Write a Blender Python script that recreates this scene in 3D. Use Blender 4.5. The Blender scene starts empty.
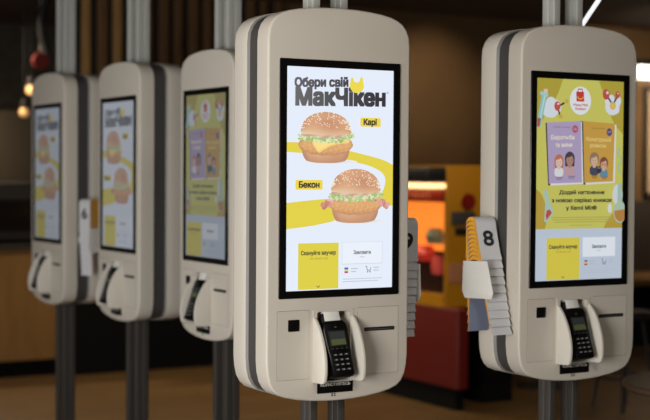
import bpy, math, random
from mathutils import Vector, Matrix
from mathutils.geometry import tessellate_polygon
SC = bpy.context.scene
COL = SC.collection
PI = math.pi

# ------------------------------------------------------------------ helpers
def lin(c):
    return tuple(((v/255)/12.92 if v/255 <= .04045 else ((v/255+.055)/1.055)**2.4) for v in c)

def mat(name, rgb, rough=.5, metal=0., spec=.5, noise=None, bump=None, emit=None, es=0., coat=0.):
    m = bpy.data.materials.new(name); m.use_nodes = True
    nt = m.node_tree; b = nt.nodes['Principled BSDF']
    b.inputs['Base Color'].default_value = (*lin(rgb), 1)
    b.inputs['Roughness'].default_value = rough
    b.inputs['Metallic'].default_value = metal
    b.inputs['Specular IOR Level'].default_value = spec
    b.inputs['Coat Weight'].default_value = coat
    if emit:
        b.inputs['Emission Color'].default_value = (*lin(emit), 1)
        b.inputs['Emission Strength'].default_value = es
    if noise or bump:
        tc = nt.nodes.new('ShaderNodeTexCoord'); mp = nt.nodes.new('ShaderNodeMapping')
        nz = nt.nodes.new('ShaderNodeTexNoise')
        nt.links.new(tc.outputs['Object'], mp.inputs[0]); nt.links.new(mp.outputs[0], nz.inputs['Vector'])
        if noise:
            sc, rgb2, stretch = noise
            mp.inputs['Scale'].default_value = stretch
            nz.inputs['Scale'].default_value = sc; nz.inputs['Detail'].default_value = 4
            r = nt.nodes.new('ShaderNodeValToRGB')
            r.color_ramp.elements[0].position = .3; r.color_ramp.elements[1].position = .7
            r.color_ramp.elements[0].color = (*lin(rgb), 1); r.color_ramp.elements[1].color = (*lin(rgb2), 1)
            nt.links.new(nz.outputs['Fac'], r.inputs[0]); nt.links.new(r.outputs[0], b.inputs['Base Color'])
        if bump:
            nz2 = nt.nodes.new('ShaderNodeTexNoise'); nz2.inputs['Scale'].default_value = bump[0]
            nt.links.new(tc.outputs['Object'], nz2.inputs['Vector'])
            bp = nt.nodes.new('ShaderNodeBump'); bp.inputs['Strength'].default_value = bump[1]; bp.inputs['Distance'].default_value = .001
            nt.links.new(nz2.outputs['Fac'], bp.inputs['Height']); nt.links.new(bp.outputs[0], b.inputs['Normal'])
    return m

def emat(name, rgb, s):
    return mat(name, rgb, .5, emit=rgb, es=s)

def glass_mat(name):
    m = bpy.data.materials.new(name); m.use_nodes = True; nt = m.node_tree
    nt.nodes.remove(nt.nodes['Principled BSDF']); out = nt.nodes['Material Output']
    t = nt.nodes.new('ShaderNodeBsdfTransparent'); g = nt.nodes.new('ShaderNodeBsdfGlossy'); g.inputs['Roughness'].default_value = .02
    mx = nt.nodes.new('ShaderNodeMixShader'); mx.inputs[0].default_value = .07
    nt.links.new(t.outputs[0], mx.inputs[1]); nt.links.new(g.outputs[0], mx.inputs[2]); nt.links.new(mx.outputs[0], out.inputs[0])
    return m

class MB:
    def __init__(s): s.v = []; s.f = []; s.mi = []
    def add(s, vs, fs, mi=0):
        n = len(s.v); s.v += [tuple(p) for p in vs]
        for f in fs: s.f.append([i+n for i in f]); s.mi.append(mi)
        return s
    def box(s, x0, x1, y0, y1, z0, z1, mi=0, bev=0.):
        if bev <= 0:
            vs = [(x, y, z) for x in (x0, x1) for y in (y0, y1) for z in (z0, z1)]
            return s.add(vs, [(0,1,3,2),(4,6,7,5),(0,4,5,1),(2,3,7,6),(0,2,6,4),(1,5,7,3)], mi)
        import bmesh
        bm = bmesh.new(); bmesh.ops.create_cube(bm, size=1)
        for v in bm.verts: v.co = Vector(((x0+x1)/2+v.co.x*(x1-x0), (y0+y1)/2+v.co.y*(y1-y0), (z0+z1)/2+v.co.z*(z1-z0)))
        bmesh.ops.bevel(bm, geom=bm.edges[:], offset=bev, segments=3, profile=.5, affect='EDGES')
        bm.verts.index_update()
        s.add([v.co for v in bm.verts], [[v.index for v in f.verts] for f in bm.faces], mi); bm.free(); return s
    def prism(s, pts, axis, a0, a1, mi=0, bev=0., cap_mi=None):
        """extrude the closed 2-D outline pts along axis from a0 to a1"""
        def P(p, a):
            return {'x': (a, p[0], p[1]), 'y': (p[0], a, p[1]), 'z': (p[0], p[1], a)}[axis]
        n = len(pts)
        rings = [(a0, 0)] + [(a1, 0)]
        if bev: rings = [(a0, bev), (a0+bev*.3, bev*.3), (a0+bev, 0), (a1-bev, 0), (a1-bev*.3, bev*.3), (a1, bev)]
        vs = []
        for a, ins in rings: vs += [P(p, a) for p in inset(pts, ins)]
        fs = []
        for r in range(len(rings)-1):
            for i in range(n):
                j = (i+1) % n; fs.append((r*n+i, r*n+j, (r+1)*n+j, (r+1)*n+i))
        s.add(vs, fs, mi)
        k = len(s.v)-len(vs); c = mi if cap_mi is None else cap_mi
        for st in (0, (len(rings)-1)*n):
            tr = tessellate_polygon([[Vector((*pts[i], 0)) for i in range(n)]])
            for t in tr: s.f.append([k+st+i for i in t]); s.mi.append(c)
        return s
    def lathe(s, prof, seg=32, c=(0, 0, 0), mi=0):
        n = len(prof); vs = []
        for k in range(seg):
            a = 2*PI*k/seg
            vs += [(c[0]+r*math.cos(a), c[1]+r*math.sin(a), c[2]+z) for r, z in prof]
        fs = []
        for k in range(seg):
            l = (k+1) % seg
            for i in range(n-1): fs.append((k*n+i, l*n+i, l*n+i+1, k*n+i+1))
        return s.add(vs, fs, mi)
    def tube(s, pts, r, seg=10, mi=0):
        vs = []; n = len(pts)
        for i, p in enumerate(pts):
            d = (Vector(pts[min(i+1, n-1)])-Vector(pts[max(i-1, 0)])).normalized()
            u = d.orthogonal().normalized() if i == 0 else (u-d*u.dot(d)).normalized()
            w = d.cross(u)
            vs += [Vector(p)+(u*math.cos(2*PI*k/seg)+w*math.sin(2*PI*k/seg))*r for k in range(seg)]
        fs = [(i*seg+k, i*seg+(k+1) % seg, (i+1)*seg+(k+1) % seg, (i+1)*seg+k) for i in range(n-1) for k in range(seg)]
        fs += [tuple(range(seg))[::-1], tuple((n-1)*seg+k for k in range(seg))]
        return s.add(vs, fs, mi)
    def build(s, name, mats, parent=None, loc=(0, 0, 0), rot=(0, 0, 0), smooth=35, M=None):
        me = bpy.data.meshes.new(name); me.from_pydata(s.v, [], s.f)
        if not isinstance(mats, (list, tuple)): mats = [mats]
        for m in mats: me.materials.append(m)
        me.polygons.foreach_set('material_index', s.mi)
        import bmesh
        bm = bmesh.new(); bm.from_mesh(me); bmesh.ops.remove_doubles(bm, verts=bm.verts, dist=1e-6)
        bmesh.ops.recalc_face_normals(bm, faces=bm.faces); bm.to_mesh(me); bm.free()
        me.polygons.foreach_set('use_smooth', [True]*len(me.polygons))
        me.set_sharp_from_angle(angle=math.radians(smooth))
        if M is not None: me.transform(M)
        o = bpy.data.objects.new(name, me); COL.objects.link(o)
        o.location = loc; o.rotation_euler = rot
        if parent: o.parent = parent
        return o

def inset(pts, d):
    if d == 0: return list(pts)
    n = len(pts)
    A = sum(pts[i][0]*pts[(i+1) % n][1]-pts[(i+1) % n][0]*pts[i][1] for i in range(n))
    sg = 1 if A > 0 else -1; out = []
    for i in range(n):
        p, q, r = Vector(pts[i-1]), Vector(pts[i]), Vector(pts[(i+1) % n])
        a = (q-p).normalized(); b = (r-q).normalized()
        na = Vector((-a.y, a.x))*sg; nb = Vector((-b.y, b.x))*sg
        m = (na+nb); m = m.normalized() if m.length > 1e-6 else na
        k = d/max(.5, m.dot(na)); out.append(tuple(q+m*k))
    return out

def rrect(x0, x1, y0, y1, r, seg=5):
    pts = []
    for cx, cy, a0 in ((x1-r, y0+r, -90), (x1-r, y1-r, 0), (x0+r, y1-r, 90), (x0+r, y0+r, 180)):
        for k in range(seg+1):
            a = math.radians(a0+90*k/seg); pts.append((cx+r*math.cos(a), cy+r*math.sin(a)))
    return pts

def empty(name, loc=(0, 0, 0), rz=0, label=None, cat=None, group=None):
    o = bpy.data.objects.new(name, None); COL.objects.link(o); o.empty_display_size = .1
    o.location = loc; o.rotation_euler = (0, 0, rz); tag(o, label, cat, group); return o
def tag(o, label=None, cat=None, group=None, kind=None):
    if label: o['label'] = label
    if cat: o['category'] = cat
    if group: o['group'] = group
    if kind: o['kind'] = kind
    return o
def copy_tree(o, parent=None):
    c = o.copy(); COL.objects.link(c)
    if parent: c.parent = parent
    for ch in [x for x in o.children]: copy_tree(ch, c)
    return c

# ------------------------------------------------------------------ materials
M = {}
M['shell'] = mat('shell_beige', (197, 190, 178), .42, spec=.4, bump=(260, .08))
M['shell_light'] = mat('fin_cream', (206, 201, 190), .45, spec=.4)
M['core'] = mat('core_grey', (66, 64, 63), .55)
M['edge'] = mat('core_liner', (120, 118, 114), .5)
M['black'] = mat('gloss_black', (13, 12, 12), .28, spec=.35)
M['matt_black'] = mat('matt_black', (16, 15, 15), .6)
M['keys'] = mat('key_grey', (150, 150, 155), .5)
M['lcd'] = mat('lcd_green', (88, 96, 62), .25, emit=(98, 112, 60), es=.05)
M['lcdg'] = mat('lcd_grey', (60, 64, 66), .25)
M['steel'] = mat('post_steel', (140, 138, 134), .42, metal=.55)
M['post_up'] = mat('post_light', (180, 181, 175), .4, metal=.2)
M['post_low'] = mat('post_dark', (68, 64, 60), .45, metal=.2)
M['white'] = mat('white_plastic', (222, 220, 214), .5)
M['tentw'] = mat('tent_grey_white', (206, 207, 210), .4)
M['tenty'] = mat('tent_yellow_edge', (226, 160, 40), .55)
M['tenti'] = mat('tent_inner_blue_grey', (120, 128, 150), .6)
M['ink'] = mat('ink', (22, 26, 34), .5)
M['slit'] = mat('slit_black', (8, 8, 8), .7)
M['seam'] = mat('seam_shadow_gap', (120, 112, 100), .7)

def display_mat(name, strength, veil):
    m = bpy.data.materials.new(name); m.use_nodes = True; nt = m.node_tree; b = nt.nodes['Principled BSDF']
    b.inputs['Base Color'].default_value = (.004, .004, .004, 1); b.inputs['Roughness'].default_value = .3
    b.inputs['Specular IOR Level'].default_value = .25
    a = nt.nodes.new('ShaderNodeAttribute'); a.attribute_name = 'Picture'
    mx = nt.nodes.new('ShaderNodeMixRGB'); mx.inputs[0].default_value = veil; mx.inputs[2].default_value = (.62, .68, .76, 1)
    nt.links.new(a.outputs['Color'], mx.inputs[1]); nt.links.new(mx.outputs[0], b.inputs['Emission Color']); b.inputs['Emission Strength'].default_value = strength
    return m

# ------------------------------------------------------------------ the pictures shown by the displays
class Art:
    """flat shapes in screen units 0..400 x 0..710 (y down); one mesh, colours in an attribute"""
    W, H = .3990, .7080
    def __init__(s): s.v = []; s.f = []; s.c = []; s.L = 0
    def p(s, x, y): return ((x/400-.5)*s.W, -.00012*s.L, (.5-y/710)*s.H)
    def clip(s, x, y): return (min(400, max(0, x)), min(710, max(0, y)))
    def poly(s, pts, col, layer=True):
        if layer: s.L += 1
        pts = [s.clip(*q) for q in pts]
        n = len(s.v); s.v += [s.p(*q) for q in pts]
        for t in tessellate_polygon([[Vector((*q, 0)) for q in pts]]):
            s.f.append([n+i for i in t]); s.c.append([lin(col)]*3)
    def rect(s, x0, y0, x1, y1, col, r=0, layer=True):
        s.poly(rrect(x0, x1, y0, y1, r, 4) if r else [(x0, y0), (x1, y0), (x1, y1), (x0, y1)], col, layer)
    def ell(s, x, y, rx, ry, col, rot=0, n=20, layer=True):
        ca, sa = math.cos(rot), math.sin(rot)
        s.poly([(x+rx*math.cos(2*PI*k/n)*ca-ry*math.sin(2*PI*k/n)*sa, y+rx*math.cos(2*PI*k/n)*sa+ry*math.sin(2*PI*k/n)*ca) for k in range(n)], col, layer)
    def line(s, pts, w, col, layer=True):
        if layer: s.L += 1
        for a, b in zip(pts, pts[1:]):
            d = Vector(b)-Vector(a); 
            if d.length == 0: continue
            nrm = Vector((-d.y, d.x)).normalized()*w/2
            s.poly([tuple(Vector(a)+nrm), tuple(Vector(b)+nrm), tuple(Vector(b)-nrm), tuple(Vector(a)-nrm)], col, False)
    def patch(s, fn, nu, nv, cf):
        """fn(u,v)->(x,y), cf(u,v,x,y)->rgb"""
        s.L += 1; n = len(s.v); cs = []
        for j in range(nv+1):
            for i in range(nu+1):
                u, v = i/nu, j/nv; q = s.clip(*fn(u, v)); s.v.append(s.p(*q)); cs.append(lin(tuple(min(255, max(0, c)) for c in cf(u, v, *q))))
        for j in range(nv):
            for i in range(nu):
                k = [j*(nu+1)+i, j*(nu+1)+i+1, (j+1)*(nu+1)+i+1, (j+1)*(nu+1)+i]
                s.f.append([n+a for a in k]); s.c.append([cs[a] for a in k])
    def text(s, body, x0, x1, base, cap, col, bold=0., slope=0., center=None, col2=None):
        s.L += 1
        c = bpy.data.curves.new('t', 'FONT'); c.body = body; c.size = 1; c.resolution_u = 4
        o = bpy.data.objects.new('t', c); COL.objects.link(o)
        dg = bpy.context.evaluated_depsgraph_get(); dg.update(); me = o.evaluated_get(dg).to_mesh()
        vs = [v.co.copy() for v in me.vertices]; fs = fix_en(vs, [list(f.vertices) for f in me.polygons])
        o.evaluated_get(dg).to_mesh_clear(); bpy.data.objects.remove(o); bpy.data.curves.remove(c)
        if not vs: return
        a, b = min(v.x for v in vs), max(v.x for v in vs)
        e = bold*cap*1.4; x0 += e; x1 -= e; sx = (x1-x0)/(b-a); sy = (cap-2*e*.7)/.73
        for dx, dy in ([(0, 0)] if bold == 0 else [(i*e/2, j*e*.35) for i in (-2, -1, 0, 1, 2) for j in (-2, 0, 2)]):
            n = len(s.v)
            pts = [(x0+dx+(v.x-a)*sx, base-e*.7+dy-v.y*sy+slope*((v.x-a)*sx)) for v in vs]
            s.v += [s.p(*s.clip(*q)) for q in pts]
            for f in fs:
                s.f.append([n+i for i in f])
                if col2: s.c.append([lin(tuple(col[k]+(col2[k]-col[k])*(pts[i][0]-x0)/(x1-x0) for k in range(3))) for i in f])
                else: s.c.append([lin(col)]*len(f))
    def build(s, name, material, parent):
        me = bpy.data.meshes.new(name)
        # the glass slab behind the picture
        w, h = s.W/2+.001, s.H/2+.001; n = len(s.v)
        vs = s.v+[(x, y, z) for x in (-w, w) for y in (.0, .004) for z in (-h, h)]
        bf = [(0,1,3,2),(4,6,7,5),(0,4,5,1),(2,3,7,6),(0,2,6,4),(1,5,7,3)]
        me.from_pydata(vs, [], s.f+[[n+i for i in f] for f in bf])
        me.materials.append(material)
        at = me.attributes.new('Picture', 'FLOAT_COLOR', 'CORNER'); flat = []
        for cs in s.c:
            for c in cs: flat += [*c, 1]
        flat += [0, 0, 0, 1]*24
        at.data.foreach_set('color', flat)
        o = bpy.data.objects.new(name, me); COL.objects.link(o)
        if parent: o.parent = parent
        return o

def mixc(a, b, t):
    t = min(1, max(0, t)); return tuple(a[k]+(b[k]-a[k])*t for k in range(3))
def catmull(P, n=8):
    out = []; P = [P[0]]+P+[P[-1]]
    for i in range(1, len(P)-2):
        for k in range(n):
            t = k/n; out.append(tuple(.5*(2*P[i][d]+(P[i+1][d]-P[i-1][d])*t+(2*P[i-1][d]-5*P[i][d]+4*P[i+1][d]-P[i+2][d])*t*t+(3*P[i][d]-P[i-1][d]-3*P[i+1][d]+P[i+2][d])*t**3) for d in (0, 1)))
    out.append(P[-2]); return out

def burger(A, cx, top, w, h, seed, cheese, bacon):
    n0 = len(A.c)
    draw_burger(A, cx, top, w, h, seed, cheese, bacon)
    p = lin((246, 232, 212)); A.c[n0:] = [[tuple(.84*q[k]+.16*p[k] for k in range(3)) for q in c] for c in A.c[n0:]]

def draw_burger(A, cx, top, w, h, seed, cheese, bacon):
    """a chicken burger drawn with shapes; cx centre, top edge, w width of the bun, h full height"""
    R = random.Random(seed); r = w/2
    yb = top+h*.47            # bottom of the crown
    # soft shadow on the white page
    A.patch(lambda u, v: (cx+w*.08+r*1.1*(v)*math.cos(u*2*PI), top+h*.97+h*.05*v*math.sin(u*2*PI)), 24, 4, lambda u, v, x, y: mixc((205, 205, 214), (236, 240, 250), v))
    # heel
    def heel(u, v):
        t = (u-.5)*2; ww = r*(.93-.16*v**2.2)
        return (cx+t*ww, top+h*.74+(h*.26)*v*(1-.18*abs(t)**3)-(h*.03)*(1-t*t)*(1-v)*0)
    def heelc(u, v, x, y):
        c = mixc((214, 150, 96), (182, 112, 62), v); c = mixc(c, (235, 196, 150), max(0, 1-abs(u-.35)*2.6)*(.6-.5*v)); c = mixc(c, (150, 84, 44), max(0, abs(u-.5)*2-.72)*2.4)
        return c
    A.patch(heel, 30, 8, heelc)
    # fried fillet
    ph = [R.random()*6 for _ in range(6)]
    def pat(u, v):
        t = (u-.5)*2; e = 1.10-.12*abs(v-.45)*2
        wob = 1+.012*math.sin(9*v+ph[0])
        lo = h*.80+h*.05*(1-t*t)+h*.008*math.sin(14*t+ph[1]); hi = h*.55
        return (cx+t*r*e*wob, top+hi+(lo-hi)*v-(abs(t)**4)*h*.06*v)
    def patc(u, v, x, y):
        n = math.sin(x*.33+ph[2]+1.5*math.sin(y*.21))+math.sin(y*.55+x*.12+ph[3])+.8*math.sin(x*.71-y*.4)
        c = mixc((232, 172, 84), (198, 118, 44), .45+.22*n); c = mixc(c, (164, 88, 34), max(0, v-.72)*2.2+max(0, abs(u-.5)*2-.85)*3)
        return mixc(c, (246, 212, 140), max(0, .35-abs(v-.35))*1.2*(n > .6))
    A.patch(pat, 46, 12, patc)
    if cheese:
        A.poly([(cx-r*.55, top+h*.60), (cx-r*.50, top+h*.66), (cx-r*.30, top+h*.80), (cx-r*.22, top+h*.79), (cx+r*.12, top+h*.68), (cx+r*.45, top+h*.625), (cx+r*.93, top+h*.60), (cx+r*.92, top+h*.49), (cx-r*.3, top+h*.50)], (246, 206, 84))
        A.poly([(cx-r*.50, top+h*.61), (cx-r*.30, top+h*.76), (cx+r*.10, top+h*.65), (cx+r*.5, top+h*.60), (cx+r*.9, top+h*.57), (cx+r*.9, top+h*.50), (cx-r*.2, top+h*.52)], (252, 222, 118))
    if bacon:
        for sgn in (-1, 1):
            for k in range(7):
                bx = cx+sgn*r*(.98+.055*k); by = top+h*(.61+.035*math.sin(k*1.7)+.012*k)
                A.ell(bx, by, r*.09, h*.055, mixc((186, 84, 72), (226, 160, 146), R.random()), R.random(), 10)
            for k in range(9):
                A.ell(cx+sgn*r*(.62+.06*k), top+h*(.565+.02*R.random()), r*.06, h*.02, mixc((166, 62, 54), (236, 190, 176), R.random()), R.random()-.5, 8, False)
    # sauce band with onion and tomato bits
    A.patch(lambda u, v: (cx+(u-.5)*2*r*.98, top+h*(.42+.12*v)+h*.03*math.sin(PI*u)), 30, 3, lambda u, v, x, y: mixc((226, 200, 176), (190, 130, 100), .5+.5*math.sin(x*.9+y*.7)))
    # lettuce
    A.L += 1
    for k in range(150):
        t = R.uniform(-1.08, 1.1); y = top+h*(.50+.05*(1-t*t)+R.uniform(-.045, .05)-.04*(t > .75))
        g = mixc((120, 172, 70), (226, 240, 176), R.random()**1.3)
        if R.random() < .12: g = (232, 214, 190)
        a0 = R.random()*PI; a, b = r*R.uniform(.03, .085), h*R.uniform(.012, .032)
        A.poly([(cx+t*r+a*math.cos(q*2*PI/7+a0)*R.uniform(.6, 1.2), y+b*math.sin(q*2*PI/7+a0)*R.uniform(.6, 1.3)) for q in range(7)], g, k % 15 == 0)
    # crown
    def cr(u, v):
        a = PI*u
        x = cx-r*math.cos(a)*(1 if True else 1)
        up = top+h*.44-(h*.44)*math.sin(a)**.80
        lo = top+h*.40+h*.055*math.sin(a)
        return (x, up+(lo-up)*v)
    def crc(u, v, x, y):
        c = mixc((206, 138, 86), (190, 112, 60), .5+.5*math.sin(x*.05))
        c = mixc(c, (238, 208, 170), max(0, v-.35)*1.25*max(0, 1.15-u*1.3))
        c = mixc(c, (236, 208, 176), max(0, v-.72)*1.8)
        e = max(0, abs(u-.5)*2-.86)*5; c = mixc(c, (160, 96, 54), e*.6)
        return mixc(c, (222, 164, 116), max(0, 1-((u-.55)**2*9+(v-.18)**2*16))*.5)
    A.patch(cr, 46, 18, crc)
    A.L += 1
    for k in range(125):
        u = R.uniform(.07, .93); v = R.random()**1.2*.72
        if v > .5 and u < .4: continue
        x, y = cr(u, v)
        A.ell(x, y, r*.020, h*.013, (248, 236, 214), R.random()*3, 6, False)

def footer(A, paper=(232, 239, 250)):
    Y = (224, 208, 62)
    A.rect(41, 559, 190, 706, Y)
    A.text('Скануйте ваучер', 51, 180, 597, 14, (66, 60, 36), .03)
    A.text('або введіть код', 84, 150, 611, 7, (150, 138, 60))
    A.line([(109, 695), (115, 701), (121, 695)], 2.2, (60, 55, 30))
    A.rect(202, 558, 357, 630, (204, 212, 226), 3); A.rect(203.5, 559, 355.5, 628, (236, 242, 251), 3)
    A.text('Замовити', 246, 312, 598, 13, (60, 62, 72), .02)
    A.text('меню', 270, 288, 609, 6, (170, 176, 190))
    A.rect(212, 640, 226, 646, (60, 92, 178)); A.rect(212, 646, 226, 651, (232, 205, 70)); A.rect(212, 652, 226, 658, (196, 60, 74))
    for x0, x1, y in ((236, 262, 643), (236, 256, 652), (322, 344, 641), (322, 342, 650)): A.rect(x0, y, x1, y+3, (186, 192, 208))
    A.line([(291, 638), (296, 638), (298, 651), (310, 651), (312, 642)], 2, (70, 74, 84)); A.ell(300, 656, 2.4, 2.4, (70, 74, 84), n=8); A.ell(309, 656, 2.4, 2.4, (70, 74, 84), n=8)
    for k, (x1) in enumerate((355, 340)): A.rect(205, 676+8*k, x1, 678.5+8*k, (192, 198, 212))

def burger_picture():
    A = Art(); A.rect(0, 0, 400, 710, (230, 238, 252))
    Y = (228, 210, 62)
    A.poly([(0, 239), (60, 239), (150, 248), (247, 267)]+catmull([(247, 267), (330, 284), (370, 295), (400, 308)])[1:]+[(400, 442), (372, 440), (337, 446), (262, 440), (337, 411), (362, 391)]+catmull([(364, 391), (371, 356), (354, 331), (306, 311), (236, 297)])[1:]+[(160, 288), (60, 273), (0, 270)], Y)
    A.poly([(0, 431), (75, 424), (155, 418), (230, 430), (250, 470), (190, 488), (98, 504), (0, 514)], Y)
    A.text('Обери свій', 28, 227, 65, 31, (98, 94, 98), .05, -.035, col2=(62, 58, 64))
    A.text('МакЧікен', 31, 370, 124, 60, (104, 100, 100), .052, -.018, col2=(40, 34, 40))
    A.text('®', 373, 382, 76, 8, (120, 118, 120))
    # the yellow badge beside the words: a rounded piece with two points
    A.poly(catmull([(236, 30), (243, 28), (250, 41), (266, 41), (272, 27), (279, 26), (283, 42), (285, 57), (276, 71), (258, 77), (241, 71), (232, 57), (234, 42), (236, 30)], 5), (238, 218, 68))
    burger(A, 144, 141, 188, 163, 3, True, False)
    burger(A, 255, 322, 188, 175, 8, False, True)
    A.rect(269, 156, 347, 185, (240, 214, 62), 5); A.text('Карі', 281, 332, 180, 21, (52, 46, 34), .045)
    A.rect(30, 358, 129, 389, (240, 214, 62), 5); A.text('Бекон', 42, 118, 383, 21, (52, 46, 34), .045)
    footer(A); return A

def kid(A, x, y, hair, skin, shirt, s=1., long=False, glasses=False):
    A.ell(x, y-4*s, 21*s, 23*s, hair)
    if long: A.rect(x-20*s, y-6*s, x+20*s, y+24*s, hair, 8*s)
    A.poly(rrect(x-20*s, x+20*s, y+20*s, y+52*s, 12*s, 4), shirt)
    A.rect(x-6*s, y+12*s, x+6*s, y+26*s, skin, 2)
    A.ell(x, y+2*s, 15*s, 18*s, skin)
    A.ell(x-5, y-14*s, 13*s, 6*s, hair, -.25)
    for d in (-6, 6): A.ell(x+d*s, y+1*s, 1.6, 2, (60, 40, 36), n=8)
    A.line([(x-4*s, y+10*s), (x, y+12*s), (x+4*s, y+10*s)], 1.4, (150, 70, 60))
    if glasses:
        for d in (-7, 7): A.line([(x+d*s+5*math.cos(q*PI/4), y+1+5*math.sin(q*PI/4)) for q in range(9)], 1.3, (70, 50, 50))

def book_picture():
    A = Art(); A.rect(0, 0, 400, 529, (206, 202, 92)); A.rect(0, 528, 400, 710, (196, 208, 224))
    G = (180, 162, 40)
    A.poly([(0, 0), (118, 0)]+catmull([(118, 0), (92, 58), (52, 110), (26, 150), (0, 170)]), G)
    A.poly([(282, 0), (400, 0), (400, 190)]+catmull([(400, 190), (356, 150), (318, 80), (302, 40), (282, 0)]), G)
    A.poly([(0, 385)]+catmull([(0, 385), (30, 410), (52, 470), (44, 528)])+[(0, 528)], (188, 158, 44))
    A.poly([(400, 440)]+catmull([(400, 440), (360, 470), (330, 500), (312, 528)])+[(400, 528)], (188, 158, 44))
    # badge with the red box
    A.ell(198, 74, 49, 50, (232, 236, 240), n=32)
    A.poly([(178, 42), (213, 42), (215, 77), (180, 77)], (200, 44, 34)); A.line([(186, 42), (186, 34), (192, 31), (196, 36), (200, 31), (206, 34), (206, 42)], 3.4, (200, 44, 34))
    A.line([(184, 60), (189, 66), (197, 69), (205, 66), (210, 60)], 3.4, (238, 190, 60))
    A.text('Happy Meal', 166, 232, 93, 10, (196, 60, 44), .02); A.text('Readers', 174, 222, 107, 10, (196, 60, 44), .02)
    # clouds with the little ball-and-stick molecules
    W = (222, 228, 236)
    for x, y, a, b in ((50, 112, 24, 24), (64, 84, 22, 20), (66, 116, 26, 22), (84, 100, 26, 26), (40, 98, 18, 18)): A.ell(x, y, a, b, W)
    A.line([(92, 98), (124, 84)], 7, (44, 52, 44)); A.line([(92, 100), (104, 128)], 7, (44, 52, 44))
    A.ell(92, 96, 14, 17, (196, 80, 62)); A.ell(96, 88, 6, 4, (236, 200, 196)); A.ell(134, 78, 8, 8, (212, 168, 66)); A.ell(107, 132, 9, 8, (212, 168, 66))
    for x, y, a, b in ((346, 92, 34, 30), (326, 72, 16, 18), (372, 70, 14, 20), (340, 62, 14, 14), (358, 104, 20, 14)): A.ell(x, y, a, b, W)
    A.line([(318, 52), (346, 84)], 7, (44, 52, 44)); A.line([(346, 84), (368, 54)], 7, (44, 52, 44))
    A.ell(314, 48, 16, 19, (190, 74, 60)); A.ell(320, 42, 6, 6, (236, 210, 206)); A.ell(368, 48, 11, 13, (190, 74, 60)); A.ell(370, 43, 4, 3, (236, 200, 196)); A.ell(346, 88, 14, 14, (222, 180, 66)); A.ell(346, 88, 8, 8, (232, 196, 90))
    # test tube
    A.poly([(22, 52), (44, 58), (18, 168), (8, 174), (0, 166), (0, 150)], (150, 200, 196)); A.poly([(2, 138), (17, 142), (12, 168), (4, 172), (0, 165)], (176, 84, 66))
    A.poly([(14, 46), (50, 54), (46, 66), (12, 58)], (166, 212, 208)); A.rect(28, 38, 46, 52, (226, 200, 186), 3)
    A.poly([(30, 62), (36, 63), (16, 140), (12, 138)], (196, 226, 220))
    # books
    def book(x0, y0, x1, y1, x2, y2, x3, y3, col, page):
        A.poly([(x0-6, y0+1), (x1+6, y1), (x2+7, y2+3), (x3-4, y3+7)], (64, 60, 62))
        A.poly([(x0+6, y0), (x1+7, y1+2), (x2+9, y2+5), (x3+6, y3+7)], page)
        A.poly([(x0, y0), (x1, y1), (x2, y2), (x3, y3)], col)
    book(43, 155, 197, 146, 205, 364, 56, 368, (178, 160, 196), (226, 226, 230))
    book(207, 146, 356, 152, 350, 360, 216, 365, (204, 158, 58), (226, 226, 224))
    A.text('Серія книжок', 72, 150, 172, 6, (110, 92, 120)); A.text('Серія книжок', 244, 312, 173, 6, (128, 96, 30))
    A.text('Боротьба', 62, 168, 214, 16, (228, 220, 206), .03, -.02); A.text('та зміни', 82, 158, 240, 16, (228, 220, 206), .03, -.02)
    A.text('Конструюй', 222, 338, 216, 15, (226, 202, 122), .03, .02); A.text('розвиток', 240, 316, 238, 14, (226, 202, 122), .03, .02)
    A.ell(170, 175, 14, 14, (176, 88, 108)); A.ell(329, 183, 13, 14, (88, 62, 110))
    A.text('16', 163, 177, 179, 8, (230, 200, 210)); A.text('17', 323, 336, 187, 8, (216, 206, 226))
    kid(A, 98, 292, (188, 116, 76), (226, 196, 182), (224, 224, 226), 1., True)
    kid(A, 146, 284, (62, 48, 54), (176, 132, 112), (196, 156, 160), 1.08, True)
    kid(A, 258, 284, (142, 118, 92), (216, 178, 150), (62, 62, 84), 1.05)
    kid(A, 302, 298, (130, 66, 44), (220, 174, 146), (96, 140, 168), .95, False, True)
    A.ell(279, 318, 11, 13, (38, 36, 42)); A.ell(275, 312, 2, 2, (220, 220, 220), n=6); A.ell(283, 312, 2, 2, (220, 220, 220), n=6)
    for x0, x1, y in ((82, 112, 345), (84, 108, 351), (136, 168, 341), (138, 164, 347)): A.rect(x0, y, x1, y+3, (124, 104, 130))
    for x0, x1, y in ((244, 272, 340), (246, 268, 346), (292, 318, 343), (294, 314, 349)): A.rect(x0, y, x1, y+3, (140, 104, 36))
    # right-hand glassware and squiggle
    A.line(catmull([(378, 235), (366, 262), (384, 282), (368, 306), (380, 330)]), 7, (158, 198, 168))
    A.ell(366, 408, 24, 38, (214, 222, 226)); A.ell(330, 456, 10, 17, (222, 228, 230))
    A.rect(366, 366, 386, 440, (168, 196, 184), 3); A.ell(378, 470, 30, 40, (176, 200, 178)); A.poly([(350, 466), (400, 460), (400, 500), (376, 506), (356, 492)], (186, 130, 54))
    # left flask
    A.poly([(24, 396), (40, 388), (50, 425), (72, 470), (40, 506), (30, 500), (34, 430)], (172, 202, 190)); A.poly([(40, 462), (52, 458), (64, 470), (40, 496), (36, 480)], (190, 74, 60))
    T = (48, 44, 26)
    A.text('Додай натхнення', 95, 303, 406, 15, T, .045); A.text('з новою серією книжок', 62, 340, 434, 15, T, .045); A.text('у Хеппі Міл®', 127, 268, 461, 15, T, .045)
    for k in range(3): A.rect(60+6*k, 486+8*k, 346-6*k, 489+8*k, (176, 172, 74))
    A.rect(146, 514, 250, 516.5, (176, 172, 74))
    footer(A); return A

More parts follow.
